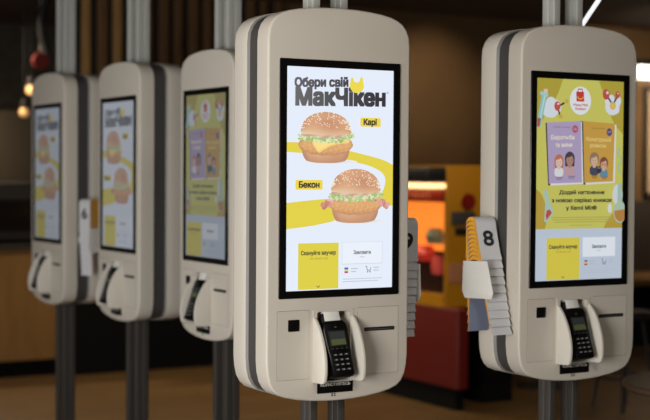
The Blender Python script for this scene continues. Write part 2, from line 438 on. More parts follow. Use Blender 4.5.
# ------------------------------------------------------------------ the kiosk
def shell_outline():
    """closed outline (x,z) of the housing, domed top and bottom"""
    top = [(0, 2.066), (.06, 2.065), (.11, 2.0615), (.155, 2.056), (.19, 2.049), (.215, 2.040), (.237, 2.027), (.252, 2.009), (.262, 1.986), (.265, 1.955)]
    bot = [(.265, .945), (.262, .908), (.255, .878), (.242, .855), (.224, .839), (.195, .828), (.155, .819), (.105, .812), (.055, .808), (0, .8065)]
    right = top+bot
    left = [(-x, z) for x, z in right[1:-1]][::-1]
    return right+left

def loft(mb, rings, mi=0, cap0=False, cap1=False, hole=None):
    """rings: list of (pts2d, y)"""
    n = len(rings[0][0]); vs = []
    for pts, y in rings: vs += [(p[0], y, p[1]) for p in pts]
    fs = []
    for r in range(len(rings)-1):
        for i in range(n):
            j = (i+1) % n; fs.append((r*n+i, r*n+j, (r+1)*n+j, (r+1)*n+i))
    mb.add(vs, fs, mi)
    for cap, k in ((cap0, 0), (cap1, len(rings)-1)):
        if cap:
            pts, y = rings[k]; loops = [[Vector((*p, 0)) for p in pts]]
            al = list(pts)
            if hole and k == 0: loops.append([Vector((*p, 0)) for p in hole]); al += hole
            mb.add([(p[0], y, p[1]) for p in al], [t for t in tessellate_polygon(loops)], mi)

HX0, HX1, HZ0, HZ1 = -.084, .040, .873, 1.096
def build_kiosk():
    root = empty('self_order_kiosk')
    O = shell_outline()
    # front shell with the niche for the card reader
    mb = MB(); r = .0075
    hole = rrect(HX0, HX1, HZ0, HZ1, .008, 4)
    rings = [(inset(O, r*(1-math.sin(a))), r*(1-math.cos(a))) for a in [PI/2*k/5 for k in range(6)]]
    rings += [(O, .040), (O, .073), (inset(O, .003), .076), (inset(O, .020), .076)]
    loft(mb, rings, cap0=True, hole=hole)
    # niche walls and back
    n = len(hole); mb.add([(p[0], 0, p[1]) for p in hole]+[(p[0], .050, p[1]) for p in inset(hole, .004)], [(i, (i+1) % n, n+(i+1) % n, n+i) for i in range(n)]+[tuple(n+i for i in range(n))])
    mb.build('front_shell', M['shell'], root)
    mb = MB()
    rings = [(inset(O, .010), .146), (inset(O, .0008), .146), (O, .148), (O, .18), (O, .227)]+[(inset(O, .009*(1-math.cos(a))), .227+.009*math.sin(a)) for a in [PI/2*k/4 for k in range(1, 5)]]
    loft(mb, rings, cap1=True); mb.build('rear_shell', M['shell'], root)
    mb = MB(); loft(mb, [(inset(O, .0055), .0755), (inset(O, .0055), .1335), (inset(O, .019), .1335)], cap0=False, cap1=True)
    mb.build('core_strip', M['core'], root)
    mb = MB(); loft(mb, [(inset(O, .016), .1335), (inset(O, .011), .1335), (inset(O, .0015), .1455), (inset(O, .016), .1455)]); mb.build('edge_liner', M['edge'], root)
    # posts run from floor to ceiling through the core
    for sx in (-1, 1):
        c = sx*.052
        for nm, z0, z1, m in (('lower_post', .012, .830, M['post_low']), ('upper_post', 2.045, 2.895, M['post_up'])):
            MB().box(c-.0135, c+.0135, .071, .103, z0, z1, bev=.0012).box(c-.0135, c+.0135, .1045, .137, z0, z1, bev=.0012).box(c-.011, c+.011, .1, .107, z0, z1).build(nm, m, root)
    MB().box(-.12, .12, .02, .19, 0, .012, bev=.003).build('base_plate', M['steel'], root)
    # bezel
    bx, z0, z1 = .2245, 1.142, 1.898
    mb = MB(); o = rrect(-bx, bx, z0, z1, .004, 3); q = rrect(-.1995, .1995, 1.166, 1.874, .001, 3)
    loft(mb, [(o, 0), (o, -.003), (inset(o, .0012), -.0045)])
    mb.add([(p[0], -.0045, p[1]) for p in inset(o, .0012)+q], list(tessellate_polygon([[Vector((*p, 0)) for p in inset(o, .0012)], [Vector((*p, 0)) for p in q]])))
    loft(mb, [(q, -.0045), (q, 0)])
    mb.build('screen_bezel', M['black'], root)
    # access panels with a hairline gap
    for x0, x1 in ((-.229, -.112), (.068, .226)):
        MB().prism(rrect(x0, x1, .884, 1.104, .003, 3), 'y', -.0004, .0, 0).build('panel_gap', M['seam'], root)
        MB().prism(rrect(x0+.0012, x1-.0012, .8852, 1.1028, .003, 3), 'y', -.0013, -.0003, 0).build('access_panel', M['shell'], root)
    MB().prism(rrect(-.190, -.150, 1.038, 1.075, .003, 3), 'y', -.0045, -.001, bev=.0008).prism([(-.170+.010*math.cos(t*PI/8), 1.056+.010*math.sin(t*PI/8)) for t in range(16)], 'y', -.005, -.0044).build('code_scanner_window', M['black'], root)
    mb = MB().prism(rrect(.093, .208, 1.026, 1.038, .003, 3), 'y', -.0042, -.001, 0, bev=.0006).box(.098, .203, -.0046, -.004, 1.030, 1.033, 1)
    mb.build('receipt_slot', [M['slit'], M['core']], root)
    # surround of the niche: a thin raised frame
    mb = MB(); o = rrect(-.099, .053, .868, 1.103, .004, 3)
    for zz, yy in ((o, -.0022),): 
        loft(mb, [(o, 0), (o, -.0016), (inset(o, .0008), -.0022)])
        a = inset(o, .0008); mb.add([(p[0], -.0022, p[1]) for p in a+hole], list(tessellate_polygon([[Vector((*p, 0)) for p in a], [Vector((*p, 0)) for p in hole]])))
        loft(mb, [(hole, -.0022), (hole, 0)])
    mb.build('niche_surround', M['shell'], root)
    # side fins, crescent shaped
    prof = catmull([(-.001, 1.082), (.016, 1.068), (.036, 1.044), (.056, 1.008), (.070, .970), (.076, .935), (.075, .902), (.069, .880), (.060, .8735)], 5)+[(.0, .8705)]
    prof = [(-d, z) for d, z in prof]
    for c in (-.0925, .0500):
        MB().prism(prof, 'x', c-.006, c+.006, bev=.0028).build('side_fin', M['shell_light'], root)
    # black plate under the reader with white lettering
    pl = MB().prism(rrect(-.082, .050, .834, .868, .002, 3), 'y', -.003, .0, bev=.0006).build('label_plate', M['black'], root)
    A = lettering('КОРИСТУЙТЕСЬ', -.070, .040, .8565, .0095); A.build('lettering', M['white'], pl, loc=(0, -.0034, 0))
    mb = MB()
    for x in (-.029, -.019): 
        for z in (.8225, .828): mb.box(x, x+.006, -.0006, 0, z, z+.004)
    mb.build('small_mark', M['ink'], root)
    return root

def fix_en(vs, fs):
    """the built-in letter 'н' is made of three overlapping bars that fill badly: refill each bar"""
    T = [(.441,.319),(.441,.238),(.142,.238),(.142,.319),(.163,.542),(.163,0),(.075,0),(.075,.542),(.509,.542),(.509,0),(.421,0),(.421,.542)]
    i = 0
    while i+12 <= len(vs):
        d = vs[i].x-T[0][0]
        if all(abs(vs[i+k].x-d-T[k][0]) < .003 and abs(vs[i+k].y-T[k][1]) < .003 for k in range(12)):
            fs = [f for f in fs if not any(i <= q < i+12 for q in f)]+[[i+a+b for b in range(4)] for a in (0, 4, 8)]; i += 12
        else: i += 1
    return fs

def lettering(body, x0, x1, z, cap, bold=.02, depth=.0004):
    c = bpy.data.curves.new('t', 'FONT'); c.body = body; c.size = 1; c.offset = 0; c.resolution_u = 4
    o = bpy.data.objects.new('t', c); COL.objects.link(o)
    dg = bpy.context.evaluated_depsgraph_get(); dg.update(); me = o.evaluated_get(dg).to_mesh()
    vs = [v.co.copy() for v in me.vertices]; fs = fix_en(vs, [list(f.vertices) for f in me.polygons])
    o.evaluated_get(dg).to_mesh_clear(); bpy.data.objects.remove(o); bpy.data.curves.remove(c)
    a, b = min(v.x for v in vs), max(v.x for v in vs); sx = (x1-x0)/(b-a)
    mb = MB(); e = bold*cap
    for k in range(8 if bold else 1): mb.add([(x0+(v.x-a)*sx+e*math.cos(k*PI/4)*(bold > 0), -.00001*k, z+v.y*cap/.73+e*math.sin(k*PI/4)) for v in vs], fs)
    return mb

K = build_kiosk()
parts = list(K.children)

# payment terminal: own thing; origin at the bottom back of the body, local z along the body
def build_terminal():
    t = empty('payment_terminal')
    out = [(-.030, 0), (.030, 0), (.036, .006), (.037, .060), (.040, .100), (.0415, .150), (.038, .168), (.028, .178), (-.028, .178), (-.038, .168), (-.0415, .150), (-.040, .100), (-.037, .060), (-.036, .006)]
    MB().prism(out, 'y', -.036, 0, bev=.005).build('body', M['black'], t)
    s = MB().prism(rrect(-.029, .029, .094, .146, .004, 3), 'y', -.0385, -.034, bev=.001).build('screen_frame', M['matt_black'], t)
    MB().prism(rrect(-.024, .024, .117, .141, .001, 2), 'y', -.0392, -.038).build('upper_screen', M['lcdg'], s)
    MB().prism(rrect(-.024, .024, .099, .117, .001, 2), 'y', -.0392, -.038).build('green_screen', M['lcd'], s)
    for j in range(5):
        for i in range(3 if j else 4):
            if j == 0: x = -.024+.016*i; w, h = .004, .0012
            else: x = -.018+.018*i; w, h = .0058, .0032
            z = .084-.0155*j+(.004 if j == 0 else 0)
            k = MB().prism(rrect(x-w, x+w, z-h, z+h, min(w, h)*.6, 3), 'y', -.0392, -.0355, 0, bev=.0006)
            if j and j < 5: k.box(x-.0022, x+.0022, -.0396, -.039, z-.0016, z+.0016, 1)
            k.build('key', [M['core'], M['keys']], t)
    MB().prism(rrect(-.028, .026, .162, .214, .004, 3), 'y', -.030, -.004, bev=.003).build('paper_cover', M['white'], t)
    MB().prism([(-.036, .160), (-.027, .160), (-.027, .206), (-.036, .190)], 'y', -.030, -.008, bev=.002).build('paper_clip', M['matt_black'], t)
    MB().prism([(.004*math.cos(a*PI/4), .156+.003*math.sin(a*PI/4)) for a in range(8)], 'y', -.0375, -.0355).build('indicator_lamp', M['core'], t)
    return t
T = build_terminal()
# stand that carries the reader inside the niche
def stand_mb():
    return MB().prism([(-.0495, .895), (.030, .955), (.020, 1.000), (-.0495, .960)][::1], 'y', 0, 1)

# number tents and their bracket (built for a left-hand side at x = -.262, copied mirrored by placement)
def F(z): return .129-(1.385-z)*.29
def B(z): return .181-(1.385-z)*.017
def tent(k):
    """k-th nested folded number card, k = 0 outermost, in kiosk coordinates relative to the side (x = 0 at the side, outwards positive)"""
    th = .0019; g = .0020*k; apex = 1.388-.0150*k; zb = 1.240-.0285*k
    def curve(off):
        fz = lambda z: F(z)+g+off; bz = lambda z: B(z)-g-off
        za = apex-.030; pts = [(fz(zb)-.0052-.0006*k, zb), (fz(zb+.026)-.0006*k*.5, zb+.026), (fz(za), za)]
        c = (fz(za)+bz(za))/2; r = (bz(za)-fz(za))/2; h = .030-(.0135 if off else 0)
        for i in range(1, 12):
            q = PI*i/12; pts.append((c-r*math.cos(q), za+h*math.sin(q)**.85))
        pts += [(bz(za), za), (bz(zb+.026)+.0003*k, zb+.026), (bz(zb)+.0045+.0006*k, zb)]; return pts
    o, i = curve(0), curve(th); n = len(o); mb = MB(); x0, x1 = .012, .098
    vs = [(x, p[0], p[1]) for x in (x0, x1) for L in (o, i) for p in L]
    ix = lambda e, l, j: (e*2+l)*n+j
    mb.add(vs, [(ix(0,0,j), ix(1,0,j), ix(1,0,j+1), ix(0,0,j+1)) for j in range(n-1)], 0)
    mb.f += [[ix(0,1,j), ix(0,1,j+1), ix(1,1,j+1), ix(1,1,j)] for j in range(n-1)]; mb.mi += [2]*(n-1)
    for e in (0, 1):
        mb.f += [[ix(e,0,j), ix(e,0,j+1), ix(e,1,j+1), ix(e,1,j)] for j in range(n-1)]; mb.mi += [1]*(n-1)
    for j in (0, n-1): mb.f.append([ix(0,0,j), ix(0,1,j), ix(1,1,j), ix(1,0,j)]); mb.mi.append(1)
    return mb

# ------------------------------------------------------------------ place the kiosks (floor positions in metres)
spots = [  # name, x, y, rotation, picture, display strength, tent side, label
    ('C', 2.35, 3.905, 0, 'burger', 1.0, 1, 'nearest beige self order kiosk, its bright screen advertising two chicken burgers'),
    ('R', 3.328, 3.885, 0, 'book', .80, -1, 'beige self order kiosk at right, its yellow screen showing two books'),
    ('K3', 2.675, 5.580, -PI/2, 'book', .36, 0, 'angled beige self order kiosk with yellow book screen, just left of the nearest kiosk'),
    ('K2', 2.636, 6.483, -PI/2, 'burger', .37, 0, 'beige self order kiosk with burger screen, second of the angled row from the left'),
    ('K1', 2.620, 7.458, -PI/2, 'burger', .27, 1, 'farthest beige self order kiosk at far left, with a blurred burger screen'),
]
pics = {'burger': burger_picture(), 'book': book_picture()}
meshes = {}
roots = {}
for i, (nm, x, y, rz, pic, st, side, lab) in enumerate(spots):
    k = K if i == 0 else None
    if k is None:
        k = K.copy(); COL.objects.link(k)
        for p in parts:
            q = p.copy(); COL.objects.link(q); q.parent = k
            for g in p.children:
                gg = g.copy(); COL.objects.link(gg); gg.parent = q
    k.location = (x, y, 0); k.rotation_euler = (0, 0, rz)
    tag(k, lab, 'self order kiosk', 'self order kiosks on floor to ceiling posts'); roots[nm] = k
for nm, x, y, rz, pic, st, side, lab in spots:
    m = display_mat('display_light_'+nm.lower(), st, {'C': .03, 'R': .04}.get(nm, .25))  # dimming and pale haze of oblique viewing set in each display's material
    if pic not in meshes:
        d = pics[pic].build('display', m, roots[nm]); meshes[pic] = d.data
    else:
        d = bpy.data.objects.new('display', meshes[pic]); COL.objects.link(d); d.parent = roots[nm]
    if nm not in ('C', 'R'):
        d.material_slots[0].link = 'OBJECT'; d.material_slots[0].material = m
    d.location = (0, -.0005, 1.520)
    # the card reader
    t = T if nm == 'C' else copy_tree(T)
    th = math.radians(20)
    L = Matrix.Translation((x, y, 0)) @ Matrix.Rotation(rz, 4, 'Z') @ Matrix.Translation((-.0235, -.042, .884)) @ Matrix.Rotation(-th, 4, 'X') @ Matrix.Rotation(math.radians(-1.5), 4, 'Y')
    t.location = L.to_translation(); t.rotation_euler = L.to_euler(); t.scale = (1.12, 1, 1.03)
    tl = {'C': 'black card payment terminal with a green lit screen in the nearest kiosk', 'R': 'black card payment terminal in the niche of the right kiosk with the book screen',
          'K3': 'dark payment terminal mostly hidden behind fins of the angled kiosk with the book screen', 'K2': 'dark payment terminal behind fins of the second angled kiosk from the left',
          'K1': 'dark payment terminal behind fins of the farthest kiosk at far left'}[nm]
    tag(t, tl, 'payment terminal', 'card payment terminals in the kiosks')
    # cradle of the reader: a wedge inside the niche (part of the kiosk)
    MB().prism([(-.010, .882), (.050, .882), (.050, 1.010), (.020, 1.010), (-.002, .950)], 'x', -.050, .004).build('reader_cradle', M['matt_black'], roots[nm])
    if side:
        tr = {'C': (1, 0, 0), 'R': (-1, 0, 0), 'K1': (1, 0, -.035)}[nm]
        sg = tr[0]; flip = Matrix.Translation((0, .27, 0)) @ Matrix.Diagonal((1, -1, 1, 1)) if sg > 0 else Matrix.Identity(4)
        turn = Matrix.Translation((0, .10, 0)) @ Matrix.Rotation(math.radians({'K1': 20}.get(nm, 0)), 4, 'Z') @ Matrix.Translation((0, -.10, 0))
        W = Matrix.Translation((x, y, 0)) @ Matrix.Rotation(rz, 4, 'Z') @ Matrix.Translation((sg*.262+{'K1': .050}.get(nm, sg*.003), tr[2], 0)) @ turn @ Matrix.Diagonal((sg, 1, 1, 1))
        Lo = Matrix.Translation((sg*.262+{'K1': .050}.get(nm, sg*.003), tr[2], 0)) @ turn @ Matrix.Diagonal((sg, 1, 1, 1))
        mb = MB().box(-.070 if nm == 'K1' else -.004, .101, .105, .135, 1.150, 1.180)
        # end plate: tapered white sheet
        mb.prism([(.024, 1.108), (.178, 1.102), (.194, 1.126), (.188, 1.232), (.050, 1.238), (.014, 1.128)], 'x', .1005, .1035, bev=.001)
        mb.build('number_holder', M['white'], roots[nm], M=Lo @ flip)
        dg_ = {'C': '9', 'R': '8', 'K1': '6'}[nm]
        wh = {'C': 'right side of the nearest kiosk', 'R': 'left side of the right kiosk', 'K1': 'side of the farthest kiosk'}[nm]
        ordn = ['topmost', 'second', 'third', 'fourth', 'fifth', 'sixth', 'seventh', 'eighth', 'ninth', 'lowest']
        for kk in range(10):
            e = empty('table_number_tent', W @ Vector((.04, .14, 1.388-.0150*kk)), rz+math.radians({'K1': 20}.get(nm, 0)), None, 'table number')
            Mi = Matrix.Translation((-.04, -.14, -(1.388-.0150*kk)))
            fl = Matrix.Diagonal((sg, 1, 1, 1))
            tent(kk).build('folded_card', [M['tentw'], M['tenty'], M['tenti']], e, M=fl @ Mi @ flip)
            if kk == 0:
                if dg_:
                    me = lettering(dg_, .035, .076, 0, .054, .045)
                    mat_w = Matrix.Translation((0, F(1.290)-.0012, 1.290)) @ Matrix.Rotation(-math.atan(.29), 4, 'X')
                    if sg > 0: mat_w = Matrix.Translation((0, .27-B(1.290)-.0012, 1.285)) @ Matrix.Rotation(math.atan(.017), 4, 'X')
                    if sg < 0:   # the flip about x would mirror the digit, so flip it back about its own middle
                        mat_w = mat_w @ Matrix.Translation((.055, 0, 0)) @ Matrix.Diagonal((-1, 1, 1, 1)) @ Matrix.Translation((-.055, 0, 0))
                    me.build('number', M['ink'], e, M=fl @ Mi @ mat_w)
                    tag(e, 'grey table number tent printed %s, outermost on the %s' % (dg_, wh))
                else: tag(e, 'white table number tent, outermost on the %s' % wh)
            else: tag(e, '%s grey number tent from the top, on the %s' % (ordn[kk], wh))
            e['group'] = 'nested table number tents on the '+wh

# ------------------------------------------------------------------ room
def wood(name, c1, c2, scale=(1, 1, 1), rough=.5, s=6):
    return mat(name, c1, rough, noise=(s, c2, scale))
M['wall'] = mat('wall_brown', (104, 78, 46), .75, noise=(3, (94, 70, 42), (1, 1, 1)))
M['wall_dark'] = mat('wall_dark', (40, 32, 26), .7)
M['black_panel'] = mat('black_panel', (4, 4, 4), .85, spec=.15)
M['slat'] = wood('slat_brown', (112, 82, 50), (90, 64, 38), (8, 8, .6), .55)
M['slat_gold'] = wood('slat_golden', (168, 132, 80), (142, 108, 62), (8, 8, .6), .5)  # brown slat toned up: kitchen light put into the colour
M['slatback'] = mat('slat_backing', (24, 18, 13), .8)
M['counter'] = wood('counter_oak', (118, 86, 42), (100, 72, 34), (8, 1, .5), .5)
M['ceil'] = mat('ceiling_dark_brown', (78, 58, 38), .85)
M['red'] = mat('cabinet_red', (98, 18, 12), .5)
M['yellow'] = mat('cabinet_yellow', (186, 128, 14), .5)
M['orange'] = emat('orange_glow', (250, 136, 48), .95)
M['warm'] = emat('warm_tube', (255, 216, 150), 1.9)
M['cold'] = emat('cold_tube', (255, 246, 228), 4)
M['lens'] = emat('lamp_lens', (255, 214, 150), 4)

def floor_mat():
    m = bpy.data.materials.new('floor_wood'); m.use_nodes = True; nt = m.node_tree; b = nt.nodes['Principled BSDF']
    tc = nt.nodes.new('ShaderNodeTexCoord'); br = nt.nodes.new('ShaderNodeTexBrick')
    br.inputs['Scale'].default_value = 1; br.inputs['Brick Width'].default_value = 1.2; br.inputs['Row Height'].default_value = .2; br.inputs['Mortar Size'].default_value = .003
    br.inputs['Color1'].default_value = (*lin((104, 80, 46)), 1); br.inputs['Color2'].default_value = (*lin((90, 68, 40)), 1); br.inputs['Mortar'].default_value = (*lin((50, 38, 24)), 1)
    nz = nt.nodes.new('ShaderNodeTexNoise'); nz.inputs['Scale'].default_value = 5; mp = nt.nodes.new('ShaderNodeMapping'); mp.inputs['Scale'].default_value = (1, 9, 1)
    nt.links.new(tc.outputs['Object'], br.inputs['Vector']); nt.links.new(tc.outputs['Object'], mp.inputs[0]); nt.links.new(mp.outputs[0], nz.inputs['Vector'])
    mx = nt.nodes.new('ShaderNodeMixRGB'); mx.blend_type = 'MULTIPLY'; mx.inputs[0].default_value = .35
    nt.links.new(br.outputs['Color'], mx.inputs[1]); nt.links.new(nz.outputs['Fac'], mx.inputs[2]); nt.links.new(mx.outputs[0], b.inputs['Base Color'])
    b.inputs['Roughness'].default_value = .38; return m
X0, X1, Y0, Y1, CZ = -1.7, 10.9, -2.2, 10.1, 2.9
def struct(name, mb, m, parent=None):
    o = mb.build(name, m, parent)
    if not parent: o['kind'] = 'structure'
    return o
struct('floor', MB().box(X0-.1, X1+.1, Y0-.1, 13.2, -.1, 0), floor_mat())
struct('ceiling', MB().box(X0-.1, X1+.1, Y0-.1, 13.2, CZ, CZ+.1), M['ceil'])
struct('wall_back', MB().box(3.74, X1, Y1, Y1+.12, 0, CZ), M['wall'])
struct('wall_right', MB().box(X1, X1+.12, Y0, Y1+.12, 0, CZ), M['wall_dark'])
struct('wall_front', MB().box(X0-.1, X1+.1, Y0-.12, Y0, 0, CZ), M['wall_dark'])
# left wall; its two unseen windows are added to carry side light
wz0, wz1 = .35, 2.15; wins = [(.3, 2.3), (3.9, 6.3)]
mb = MB(); prev = Y0
for wy0, wy1 in wins: mb.box(X0-.12, X0, prev, wy0, 0, CZ).box(X0-.12, X0, wy0, wy1, 0, wz0).box(X0-.12, X0, wy0, wy1, wz1, CZ); prev = wy1
mb.box(X0-.12, X0, prev, 13.2, 0, CZ)
struct('wall_left', mb, M['wall_dark'])
gm = glass_mat('window_glass')
for k, (wy0, wy1) in enumerate(wins):
    w1 = MB()
    for a in (wy0, (wy0+wy1)/2-.02, wy1-.04): w1.box(X0-.09, X0-.03, a, a+.04, wz0, wz1)
    for a in (wz0, wz1-.04): w1.box(X0-.09, X0-.03, wy0, wy1, a, a+.04)
    w1 = struct('window_%d' % (k+1), w1, M['matt_black']); MB().box(X0-.062, X0-.058, wy0+.04, wy1-.04, wz0+.04, wz1-.04).build('pane', gm, w1)
# kitchen zone behind the counter, far left
struct('wall_kitchen', MB().box(X0-.1, 5.72, 13.0, 13.12, 0, CZ), mat('kitchen_tile', (74, 66, 54), .45, noise=(9, (60, 54, 44), (1, 1, 1))))
struct('wall_kitchen_side', MB().box(5.6, 5.72, Y1+.12, 13.0, 0, CZ), M['wall_dark'])
# black dado of the back wall and the slats above
struct('trim_1', MB().box(3.74, 5.35, Y1-.03, Y1, 0, .98), M['black_panel'])
struct('trim_2', MB().box(3.74, 5.5, Y1-.012, Y1, .98, CZ), M['slatback'])
R = random.Random(4)
for i in range(14):
    x = 3.80+.125*i
    o = MB().box(x, x+.062+.012*(i % 2), Y1-.055, Y1-.012, 1.0, CZ, bev=.004).build('wall_slat', M['slat_gold'] if i in (0, 2, 3) else M['slat'])
    tag(o, ('golden' if i in (0, 2, 3) else 'brown')+' vertical wooden slat on the back wall behind the angled kiosks', 'wall slat', 'golden wooden wall slats' if i in (0, 2, 3) else 'brown wooden wall slats')
# counter
c = empty('service_counter', (1.9, 10.4, 0), 0, 'oak fronted service counter at the far left behind the kiosks', 'counter')
MB().box(-3.5, 1.80, -.27, .35, .13, .955).build('front_panel', M['counter'], c)
MB().box(-3.5, 1.78, -.22, .33, 0, .13).build('kickboard', M['black_panel'], c)
MB().box(-3.52, 1.83, -.30, .38, .955, .985, bev=.005).build('worktop', M['matt_black'], c)
# kitchen equipment behind
stl = mat('kitchen_steel', (96, 88, 76), .38, metal=.6)
fr = empty('steel_refrigerator', (4.15, 12.5, 0), 0, 'tall stainless steel refrigerator in the dim kitchen behind the counter', 'refrigerator')
MB().box(-.45, .45, -.35, .4, .08, 2.05, bev=.01).build('cabinet', stl, fr)
MB().box(-.44, -.01, -.375, -.35, .12, 2.02, bev=.008).build('door', stl, fr); MB().box(.01, .44, -.375, -.35, .12, 2.02, bev=.008).build('door', stl, fr)
for sx in (-.06, .04): MB().box(sx, sx+.02, -.41, -.375, .9, 1.4, bev=.004).build('handle', M['steel'], fr)
MB().box(-.4, .4, -.3, .35, 0, .08).build('plinth', M['black_panel'], fr)
wm = empty('warming_unit', (3.02, 10.45, .985), 0, 'dark low warming unit standing on the oak fronted counter', 'kitchen appliance')
MB().box(-.55, .55, -.16, .3, .02, .46, bev=.02).build('housing', M['matt_black'], wm)
MB().box(-.5, .5, -.175, -.16, .1, .33, bev=.004).build('door', M['black'], wm); MB().box(-.52, .52, -.14, .28, 0, .02).build('feet', M['black_panel'], wm)
rs = empty('round_red_sign', (3.77, 10.9, 2.40), 0, 'blurred round red sign hanging above the far left counter', 'sign')
MB().lathe([(0, -.02), (.065, -.02), (.072, 0), (.065, .02), (0, .02)], 28).build('disc', mat('sign_red', (110, 30, 26), .5), rs, rot=(PI/2, 0, 0))
MB().tube([(0, 0, .07), (0, 0, .5)], .006).build('rod', M['steel'], rs)
def pendant(x, y, z, s, lab, m):
    p = empty('pendant_lamp', (x, y, z), 0, lab, 'lamp', 'small warm pendant lamps over the kitchen')
    MB().lathe([(0, -.055), (.025, -.05), (.038, -.025), (.036, 0), (.02, .025), (0, .03)], 20).build('bulb', m, p, )
    MB().lathe([(0, .09), (.02, .088), (.035, .03), (.034, .02), (0, .02)], 20).build('holder', M['matt_black'], p)
    MB().tube([(0, 0, .08), (0, 0, CZ-z)], .004).build('cord', M['matt_black'], p)
pendant(3.725, 11.0, 2.19, 1, 'small warm glowing pendant lamp above the counter beside the farthest kiosk', emat('bulb_warm', (255, 200, 130), .8))
pendant(3.67, 11.0, 2.01, 1, 'dimmer warm pendant lamp hanging lower over the counter at far left', emat('bulb_dim', (255, 195, 130), .3))
hs = MB().tube([(3.79-.05*math.sin(k/14*PI), 10.8, 2.9-.032*k) for k in range(15)], .03).build('hanging_hose', M['matt_black'])
tag(hs, 'dark curved hose hanging from the ceiling left of the farthest kiosk posts', 'hose')

# the red and yellow cabinet
cb = empty('drinks_cabinet', (5.34, 7.40, 0), 0, 'red and yellow cabinet with a glowing orange opening under a black hood', 'cabinet')
MB().box(.02, .08, .04, 1.6, 0, .14).box(.36, .60, .2, 1.6, 0, .14).build('plinth', M['black_panel'], cb)
MB().box(0, .09, 0, 1.65, .14, .66, bev=.012).build('lower_housing', M['red'], cb)
MB().box(.38, .60, .2, 1.6, .14, .66, bev=.01).build('rear_support', M['black_panel'], cb)
mb = MB().box(0, .62, .13, .165, .66, 1.585, bev=.006).box(0, .62, .90, 1.65, .66, 1.585, bev=.01).box(.10, .62, .15, .95, .66, 1.585).box(0, .2, .15, .95, .66, .74).box(0, .2, .15, .95, 1.46, 1.585)
mb.build('upper_housing', M['yellow'], cb)
MB().box(.06, .10, .17, .90, 1.02, 1.35).build('glowing_back', M['orange'], cb)
MB().box(.05, .10, .17, .90, .74, 1.02).build('display_tray', mat('tray_dark', (50, 22, 14), .5), cb)
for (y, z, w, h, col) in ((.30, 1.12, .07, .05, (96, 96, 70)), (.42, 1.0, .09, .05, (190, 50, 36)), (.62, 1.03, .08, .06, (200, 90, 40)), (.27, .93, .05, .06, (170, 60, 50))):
    MB().lathe([(0, -h), (w*.8, -h), (w, 0), (w*.6, h), (0, h)], 16, (.03, y, z)).build('packaged_cup', mat('cup', col, .5, emit=col, es=.35), cb)  # cups glow faintly to stand in for light from the opening
MB().box(-.16, .16, .14, 1.1, 1.47, 1.575, bev=.03).build('hood', M['matt_black'], cb)
MB().box(-.15, .02, .15, 1.08, 1.435, 1.468, bev=.012).build('light_strip', M['warm'], cb)
sg_ = MB().box(-.02, .02, .16, 1.0, 1.345, 1.425, bev=.004).build('sign_band', mat('sign_band_red', (140, 30, 18), .4), cb)
A = lettering('СМАЧНО', .30, .80, 0, .035); A.build('sign_lettering', mat('sign_letter', (220, 140, 110), .5), sg_, M=Matrix.Translation((-.0215, 1.10, 1.368)) @ Matrix.Rotation(-PI/2, 4, 'Z'))
mb = MB().box(.03, .22, .112, .132, 1.20, 1.285, bev=.008); mb.build('payment_panel', M['core'], cb)
MB().lathe([(0, -.012), (.05, -.012), (.055, 0), (.05, .012), (0, .012)], 24).build('round_badge', mat('badge_red', (126, 18, 14), .5), cb, loc=(.16, .12, 1.35), rot=(PI/2, 0, 0))
MB().box(.02, .16, .118, .132, .82, .95, bev=.006).build('small_screen', mat('small_screen', (150, 100, 70), .4, emit=(150, 96, 66), es=.15), cb)
MB().box(.06, .17, .12, .132, 1.13, 1.18, bev=.004).build('slot_plate', M['matt_black'], cb)

# right background: framed menu board with a light above, bench, tables
fb = empty('framed_poster', (9.75, Y1, 1.84), 0, 'pale framed poster on the brown wall at the right edge', 'poster')
MB().box(-.33, .42, -.03, 0, -.53, .52, bev=.006).build('frame', M['matt_black'], fb)
MB().box(-.29, .38, -.034, -.028, -.49, .48).build('sheet', mat('poster_sheet', (196, 172, 140), .5), fb)
mbt = MB()
for k in range(9): mbt.box(-.24, .1+.2*((k*7) % 3)/2, -.036, -.033, .34-.09*k, .36-.09*k)
mbt.build('printed_lines', mat('poster_ink', (96, 74, 56), .6), fb)
wl = empty('wall_lamp', (9.80, Y1, 2.50), 0, 'bright white strip lamp above the framed poster at right', 'lamp')
MB().box(-.50, .6, -.10, 0, .05, .11, bev=.005).build('housing', M['matt_black'], wl); MB().box(-.50, .6, -.09, -.02, -.07, .05, bev=.01).build('tube', M['cold'], wl)
bn = empty('wall_bench', (9.6, 9.6, 0), 0, 'brown wooden bench along the back wall at right', 'bench')
MB().box(-1.3, 1.2, -.25, .46, .55, .61, bev=.008).build('seat', M['counter'], bn); MB().box(-1.28, 1.18, -.18, .46, 0, .55).build('base', M['black_panel'], bn)
MB().box(-1.3, 1.2, .46, .495, .55, 1.28, bev=.004).build('back_panel', M['wall_dark'], bn)
def round_table(x, y, r, h, lab, m):
    t = empty('round_table', (x, y, 0), 0, lab, 'table')
    MB().lathe([(0, h-.03), (r-.01, h-.03), (r, h-.02), (r, h-.006), (r-.006, h), (0, h)], 48).build('table_top', m, t)
    MB().lathe([(.03, .02), (.03, h-.03)], 20).build('pedestal', M['matt_black'], t)
    MB().lathe([(0, 0), (r*.62, 0), (r*.62, .012), (.06, .03), (.03, .06), (0, .06)], 40).build('base', M['matt_black'], t)
round_table(4.17, 4.03, .37, .72, 'dark round table at the right edge beside the right kiosk', mat('table_brown', (70, 52, 38), .45))
round_table(6.55, 8.0, .33, .74, 'dark round pedestal table behind the right kiosk', M['wall_dark'])
